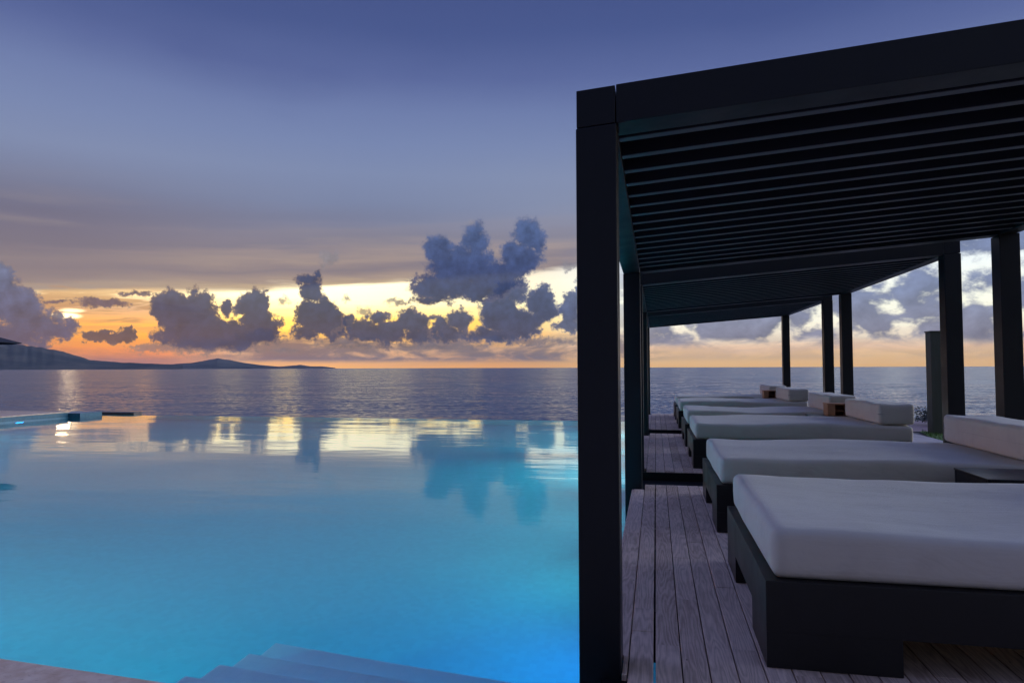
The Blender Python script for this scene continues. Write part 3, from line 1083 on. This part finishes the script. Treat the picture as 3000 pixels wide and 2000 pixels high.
sh = empty('shrub', (5.95, 16.4, 0), 'small dark leafy shrub at the foot of the timber pillar', 'shrub')
rnd = random.Random(9)
bm = bmesh.new()
for i in range(520):
    a, rr = rnd.uniform(0, 6.28), 0.42 * math.sqrt(rnd.random())
    c = Vector((rr * math.cos(a), rr * math.sin(a), rnd.uniform(0.05, 0.30 + 0.18 * rnd.random() - rr * 0.3)))
    dv = Vector((rnd.gauss(0, 1), rnd.gauss(0, 1), rnd.gauss(0.4, 0.6))).normalized()
    sv = dv.orthogonal().normalized()
    l, w_ = rnd.uniform(0.05, 0.10), rnd.uniform(0.015, 0.03)
    bm.faces.new([bm.verts.new(q) for q in (c, c + dv * l * 0.5 + sv * w_, c + dv * l, c + dv * l * 0.5 - sv * w_)])
obj('foliage', bm, M_leaf, sh)
bm = bmesh.new()
for i in range(7):
    a = i * 0.9
    tube(bm, (0.03 * math.cos(a), 0.03 * math.sin(a), -0.03), (0.22 * math.cos(a), 0.22 * math.sin(a), 0.26), 0.008, 0.003, 5)
obj('stems', bm, M_bark, sh)

# palm behind the outermost post: trunk leans to the right going down
pt = empty('palm_tree', (5.06, 9.1, 0), 'palm with ringed brown trunk at the right edge behind the last post', 'palm tree')
bm = bmesh.new()
N = 60
prev = None
for i in range(N + 1):
    t_ = i / N
    z = t_ * 4.5 - 0.1
    c = Vector((0.16 - 0.085 * z + 0.010 * z * z, 0, z))
    r_ = 0.17 - 0.05 * t_ + (0.006 if i % 2 else 0.0)
    ring = [bm.verts.new(c + Vector((math.cos(q) * r_, math.sin(q) * r_, 0))) for q in [2 * math.pi * j / 16 for j in range(16)]]
    if prev:
        for j in range(16): bm.faces.new((prev[j], prev[(j + 1) % 16], ring[(j + 1) % 16], ring[j]))
    prev = ring
top = c
obj('trunk', bm, M_bark, pt, smooth=True)
bm = bmesh.new()
for i in range(20):
    a = i * 2.399
    up = 0.9 - 0.07 * i
    p0 = top.copy()
    dv = Vector((math.cos(a), math.sin(a), up)).normalized()
    pts_ = []
    for s in range(13):
        pts_.append(p0.copy())
        p0 = p0 + dv * 0.115
        dv = (dv + Vector((0, 0, -0.10))).normalized()
    side = Vector((-math.sin(a), math.cos(a), 0))
    for s in range(1, 12):
        w_ = 0.36 * math.sin(math.pi * (s + 1) / 13.5)
        fw = (pts_[s + 1] - pts_[s])
        for sg in (-1, 1):
            tip = pts_[s] + side * sg * w_ + fw * 1.6 + Vector((0, 0, -0.10))
            bm.faces.new([bm.verts.new(q) for q in (pts_[s], pts_[s] + fw * 0.35, tip)])
            tip2 = tip + fw * 0.5
            bm.faces.new([bm.verts.new(q) for q in (pts_[s] + fw * 0.5, pts_[s] + fw * 0.85, tip2)])
obj('crown', bm, M_frond, pt)

# ------------------------------------------------------------------ parasol at the far left
pa = empty('parasol', (-21.2, 17.0, 0), 'dark parasol whose pointed edge shows at the far left over the sea', 'parasol')
bm = bmesh.new()
nseg = 8
rim, ap = [], bm.verts.new((0, 0, 2.62))
apb = bm.verts.new((0, 0, 2.59))
for i in range(nseg):
    a = R(-8) + 2 * math.pi * i / nseg
    rim.append((math.cos(a) * 1.78, math.sin(a) * 1.78))
rt = [bm.verts.new((x, y, 2.085)) for x, y in rim]
rb = [bm.verts.new((x * 0.99, y * 0.99, 2.065)) for x, y in rim]
for i in range(nseg):
    j = (i + 1) % nseg
    bm.faces.new((rt[i], rt[j], ap))
    bm.faces.new((rb[j], rb[i], apb))
    bm.faces.new((rt[j], rt[i], rb[i], rb[j]))
obj('canopy', bm, M_canvas, pa)
bm = bmesh.new()
tube(bm, (0, 0, 0), (0, 0, 2.58), 0.03, 0.025, 12)
obj('pole', bm, M_metal, pa)
bm = bmesh.new()
tube(bm, (0, 0, 0.001), (0, 0, 0.08), 0.32, 0.28, 24)
obj('base', bm, M_black, pa)

# ------------------------------------------------------------------ evening haze over the sea
hm = bpy.data.materials.new('evening_haze')
hm.use_nodes = True
hm.node_tree.nodes.clear()
hg = G(hm.node_tree)
pv = hg.node('ShaderNodeVolumePrincipled')
pv.inputs['Color'].default_value = (0.50, 0.58, 0.76, 1)
pv.inputs['Density'].default_value = 1.1e-5
hm.cycles.volume_sampling = 'DISTANCE'
hm.cycles.homogeneous_volume = True
ho = hg.node('ShaderNodeOutputMaterial')
hm.node_tree.links.new(pv.outputs[0], ho.inputs['Volume'])
H = S + 500
hz = obj('haze', nbox(-H, H, -H, H, -60, 900), hm)
tag(hz, kind='stuff')

# ------------------------------------------------------------------ render settings
scene.render.engine = 'CYCLES'
scene.cycles.use_denoising = True
try:
    scene.cycles.denoiser = 'OPENIMAGEDENOISE'
    scene.cycles.denoising_input_passes = 'RGB_ALBEDO_NORMAL'
    scene.cycles.denoising_prefilter = 'ACCURATE'
except Exception:
    pass
scene.cycles.caustics_reflective = False
scene.cycles.caustics_refractive = True
scene.cycles.max_bounces = 10
scene.cycles.diffuse_bounces = 4
scene.cycles.glossy_bounces = 4
scene.cycles.transmission_bounces = 6
scene.cycles.sample_clamp_indirect = 6.0
scene.view_settings.view_transform = 'Standard'
scene.view_settings.look = 'None'
scene.view_settings.exposure = 0.0
scene.view_settings.gamma = 1.0
